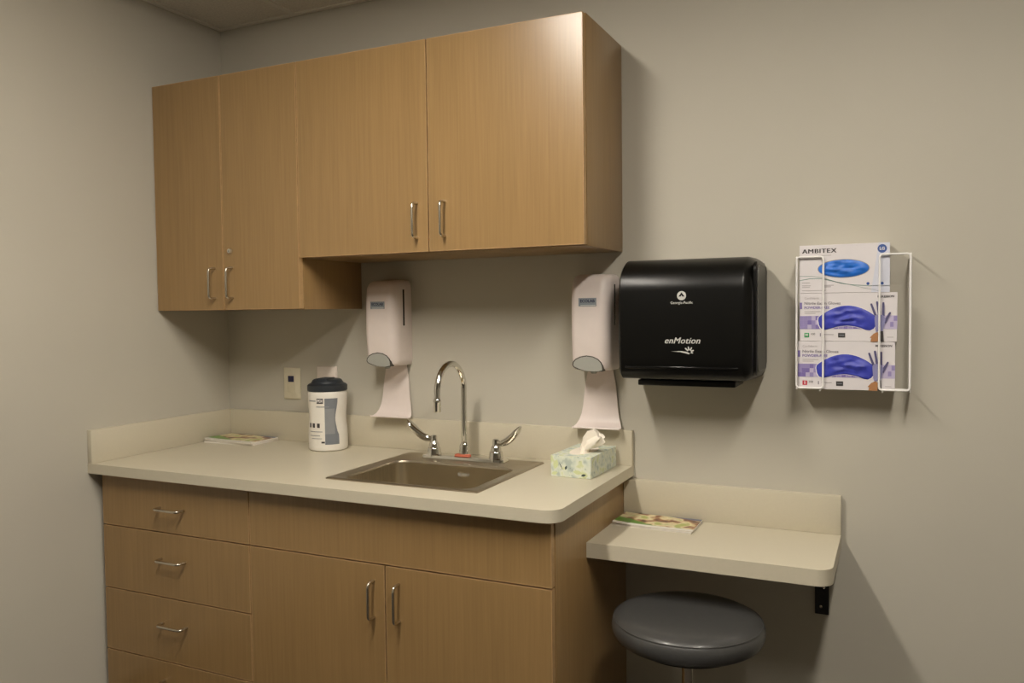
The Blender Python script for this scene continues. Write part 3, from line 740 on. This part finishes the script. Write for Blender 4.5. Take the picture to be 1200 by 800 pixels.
# ================================================================== BOOKLETS
def cover_mat():
    m = bpy.data.materials.new('booklet_cover_print'); m.use_nodes = True; nt = m.node_tree; b = nt.nodes['Principled BSDF']
    tc = nt.nodes.new('ShaderNodeTexCoord'); sp = nt.nodes.new('ShaderNodeSeparateXYZ'); nt.links.new(tc.outputs['Object'], sp.inputs[0])
    n = nt.nodes.new('ShaderNodeTexNoise'); n.inputs['Scale'].default_value = 19; n.inputs['Detail'].default_value = 2.0
    nt.links.new(tc.outputs['Object'], n.inputs['Vector'])
    r = nt.nodes.new('ShaderNodeValToRGB'); r.color_ramp.interpolation = 'LINEAR'; e = r.color_ramp.elements
    e[0].position = .36; e[0].color = (*lin((70, 42, 26)), 1); e[1].position = .45; e[1].color = (*lin((150, 96, 66)), 1)
    k = e.new(.50); k.color = (*lin((206, 186, 138)), 1); k = e.new(.57); k.color = (*lin((226, 214, 178)), 1); k = e.new(.64); k.color = (*lin((170, 178, 96)), 1)
    nt.links.new(n.outputs['Fac'], r.inputs[0])
    def stripe(prev, expr_out, lo, hi, col, wob=0.0):
        mr = nt.nodes.new('ShaderNodeMapRange'); mr.inputs['From Min'].default_value = lo; mr.inputs['From Max'].default_value = hi
        if wob:
            ma = nt.nodes.new('ShaderNodeMath'); ma.operation = 'MULTIPLY_ADD'; ma.inputs[1].default_value = wob
            nt.links.new(n.outputs['Fac'], ma.inputs[0]); nt.links.new(expr_out, ma.inputs[2]); expr_out = ma.outputs[0]
        nt.links.new(expr_out, mr.inputs[0])
        mx = nt.nodes.new('ShaderNodeMix'); mx.data_type = 'RGBA'
        nt.links.new(mr.outputs[0], mx.inputs[0]); nt.links.new(prev, mx.inputs[6]); mx.inputs[7].default_value = (*lin(col), 1)
        return mx.outputs[2]
    # diagonal measure for the green meadow at the front left
    dg = nt.nodes.new('ShaderNodeMath'); dg.operation = 'MULTIPLY_ADD'; dg.inputs[1].default_value = .45
    nt.links.new(sp.outputs['X'], dg.inputs[0]); nt.links.new(sp.outputs['Y'], dg.inputs[2])
    out = stripe(r.outputs[0], dg.outputs[0], -.022, -.032, (96, 140, 52), .04)
    out = stripe(out, sp.outputs['Y'], -.050, -.0515, (226, 222, 214))
    mxy = nt.nodes.new('ShaderNodeMath'); mxy.operation = 'MULTIPLY_ADD'; mxy.inputs[1].default_value = .22
    nt.links.new(sp.outputs['X'], mxy.inputs[0]); nt.links.new(sp.outputs['Y'], mxy.inputs[2])
    out = stripe(out, mxy.outputs[0], .070, .0715, (104, 110, 132))
    nt.links.new(out, b.inputs['Base Color']); b.inputs['Roughness'].default_value = .3
    return m
CM = cover_mat()
def booklet(loc, rz, thick, lift, label, LW=.1175, LD=.070):
    t = thing('booklet', label, 'booklet', loc, rz, 'booklets')
    def sheet(bm, z0, z1, grow=0.0, lf=1.0):
        nx = 12
        rings = []
        for i in range(nx+1):
            x = -LW-grow+2*(LW+grow)*i/nx
            k = lf*lift*max(0, -x/LW)**2
            rings.append([(x, -LD-grow, z0+k), (x, LD+grow, z0+k*.3), (x, LD+grow, z1+k*.3), (x, -LD-grow, z1+k)])
        loft(bm, rings)
        return bm
    obj('pages', sheet(new(), .0007, thick-.0006, -.0015), M['paper'], t)
    obj('cover', sheet(new(), thick-.0006, thick, 0), CM, t)
    obj('back_cover', sheet(new(), 0.0002, .0007, 0, 1), M['paper'], t)
    obj('spine', box(new(), (LW-.0005, -LD, .0006), (LW+.0008, LD, thick-.0003)), M['paper'], t)
booklet((.148, -.098, ZC), .03, .0075, 0, 'lower of two photo-cover booklets stacked in the counter corner')
booklet((.150, -.100, ZC+.0076), -.02, .0060, .0035, 'upper of two photo-cover booklets stacked in the counter corner')
booklet((1.757, -.100, SZ1), -.04, .0040, 0, 'lower of two photo-cover booklets on the low shelf', LD=.066)
booklet((1.757, -.097, SZ1+.0041), .0, .0035, .006, 'upper of two photo-cover booklets on the low shelf', LD=.068)

# ================================================================== STOOL
t = thing('stool', 'round grey vinyl swivel stool under the low shelf', 'stool', (1.908, -.368, 0))
f = new(); lathe(f, [(.001, .567), (.09, .5665), (.15, .564), (.172, .560), (.185, .553), (.1925, .543), (.195, .530), (.1935, .517), (.187, .505), (.178, .498), (.16, .495), (.001, .494)], 64)
st = obj('seat', f, M['vinyl'], t)
f = new()
tube(f, [(.1885*math.cos(2*PI*k/64), .1885*math.sin(2*PI*k/64), .5495) for k in range(64)], .0018, 6, True); obj('piping', f, M['vinyl'], st)
f = new(); lathe(f, [(.14, .478), (.14, .4935), (.001, .4938)], 40); obj('seat_plate', f, M['blacks'], t)
f = new(); lathe(f, [(.0145, .25), (.0145, .478)], 24); obj('post', f, M['nickel'], t)
f = new(); lathe(f, [(.03, .10), (.027, .26), (.024, .27), (.0148, .272)], 28); obj('post_cover', f, M['blacks'], t)
f = new(); lathe(f, [(.04, .075), (.042, .11), (.031, .125)], 28); obj('hub', f, M['blacks'], t)
for k in range(5):
    a = 2*PI*k/5+.3; ca_, sa_ = math.cos(a), math.sin(a)
    lg = obj('leg', tube(new(), [(ca_*.03, sa_*.03, .095), (ca_*.13, sa_*.13, .085), (ca_*.23, sa_*.23, .070)], [.02, .016, .012], 10), M['chrome'], t)
    w = new(); lathe(w, [(.018, -.010), (.025, -.008), (.025, .008), (.018, .010)], 20)
    for v in w.verts:
        x, y, z = v.co; v.co = Vector((ca_*(.23+x) - sa_*z, sa_*(.23+x)+ca_*z, .0255+y))
    obj('caster', w, M['rubber'], lg)
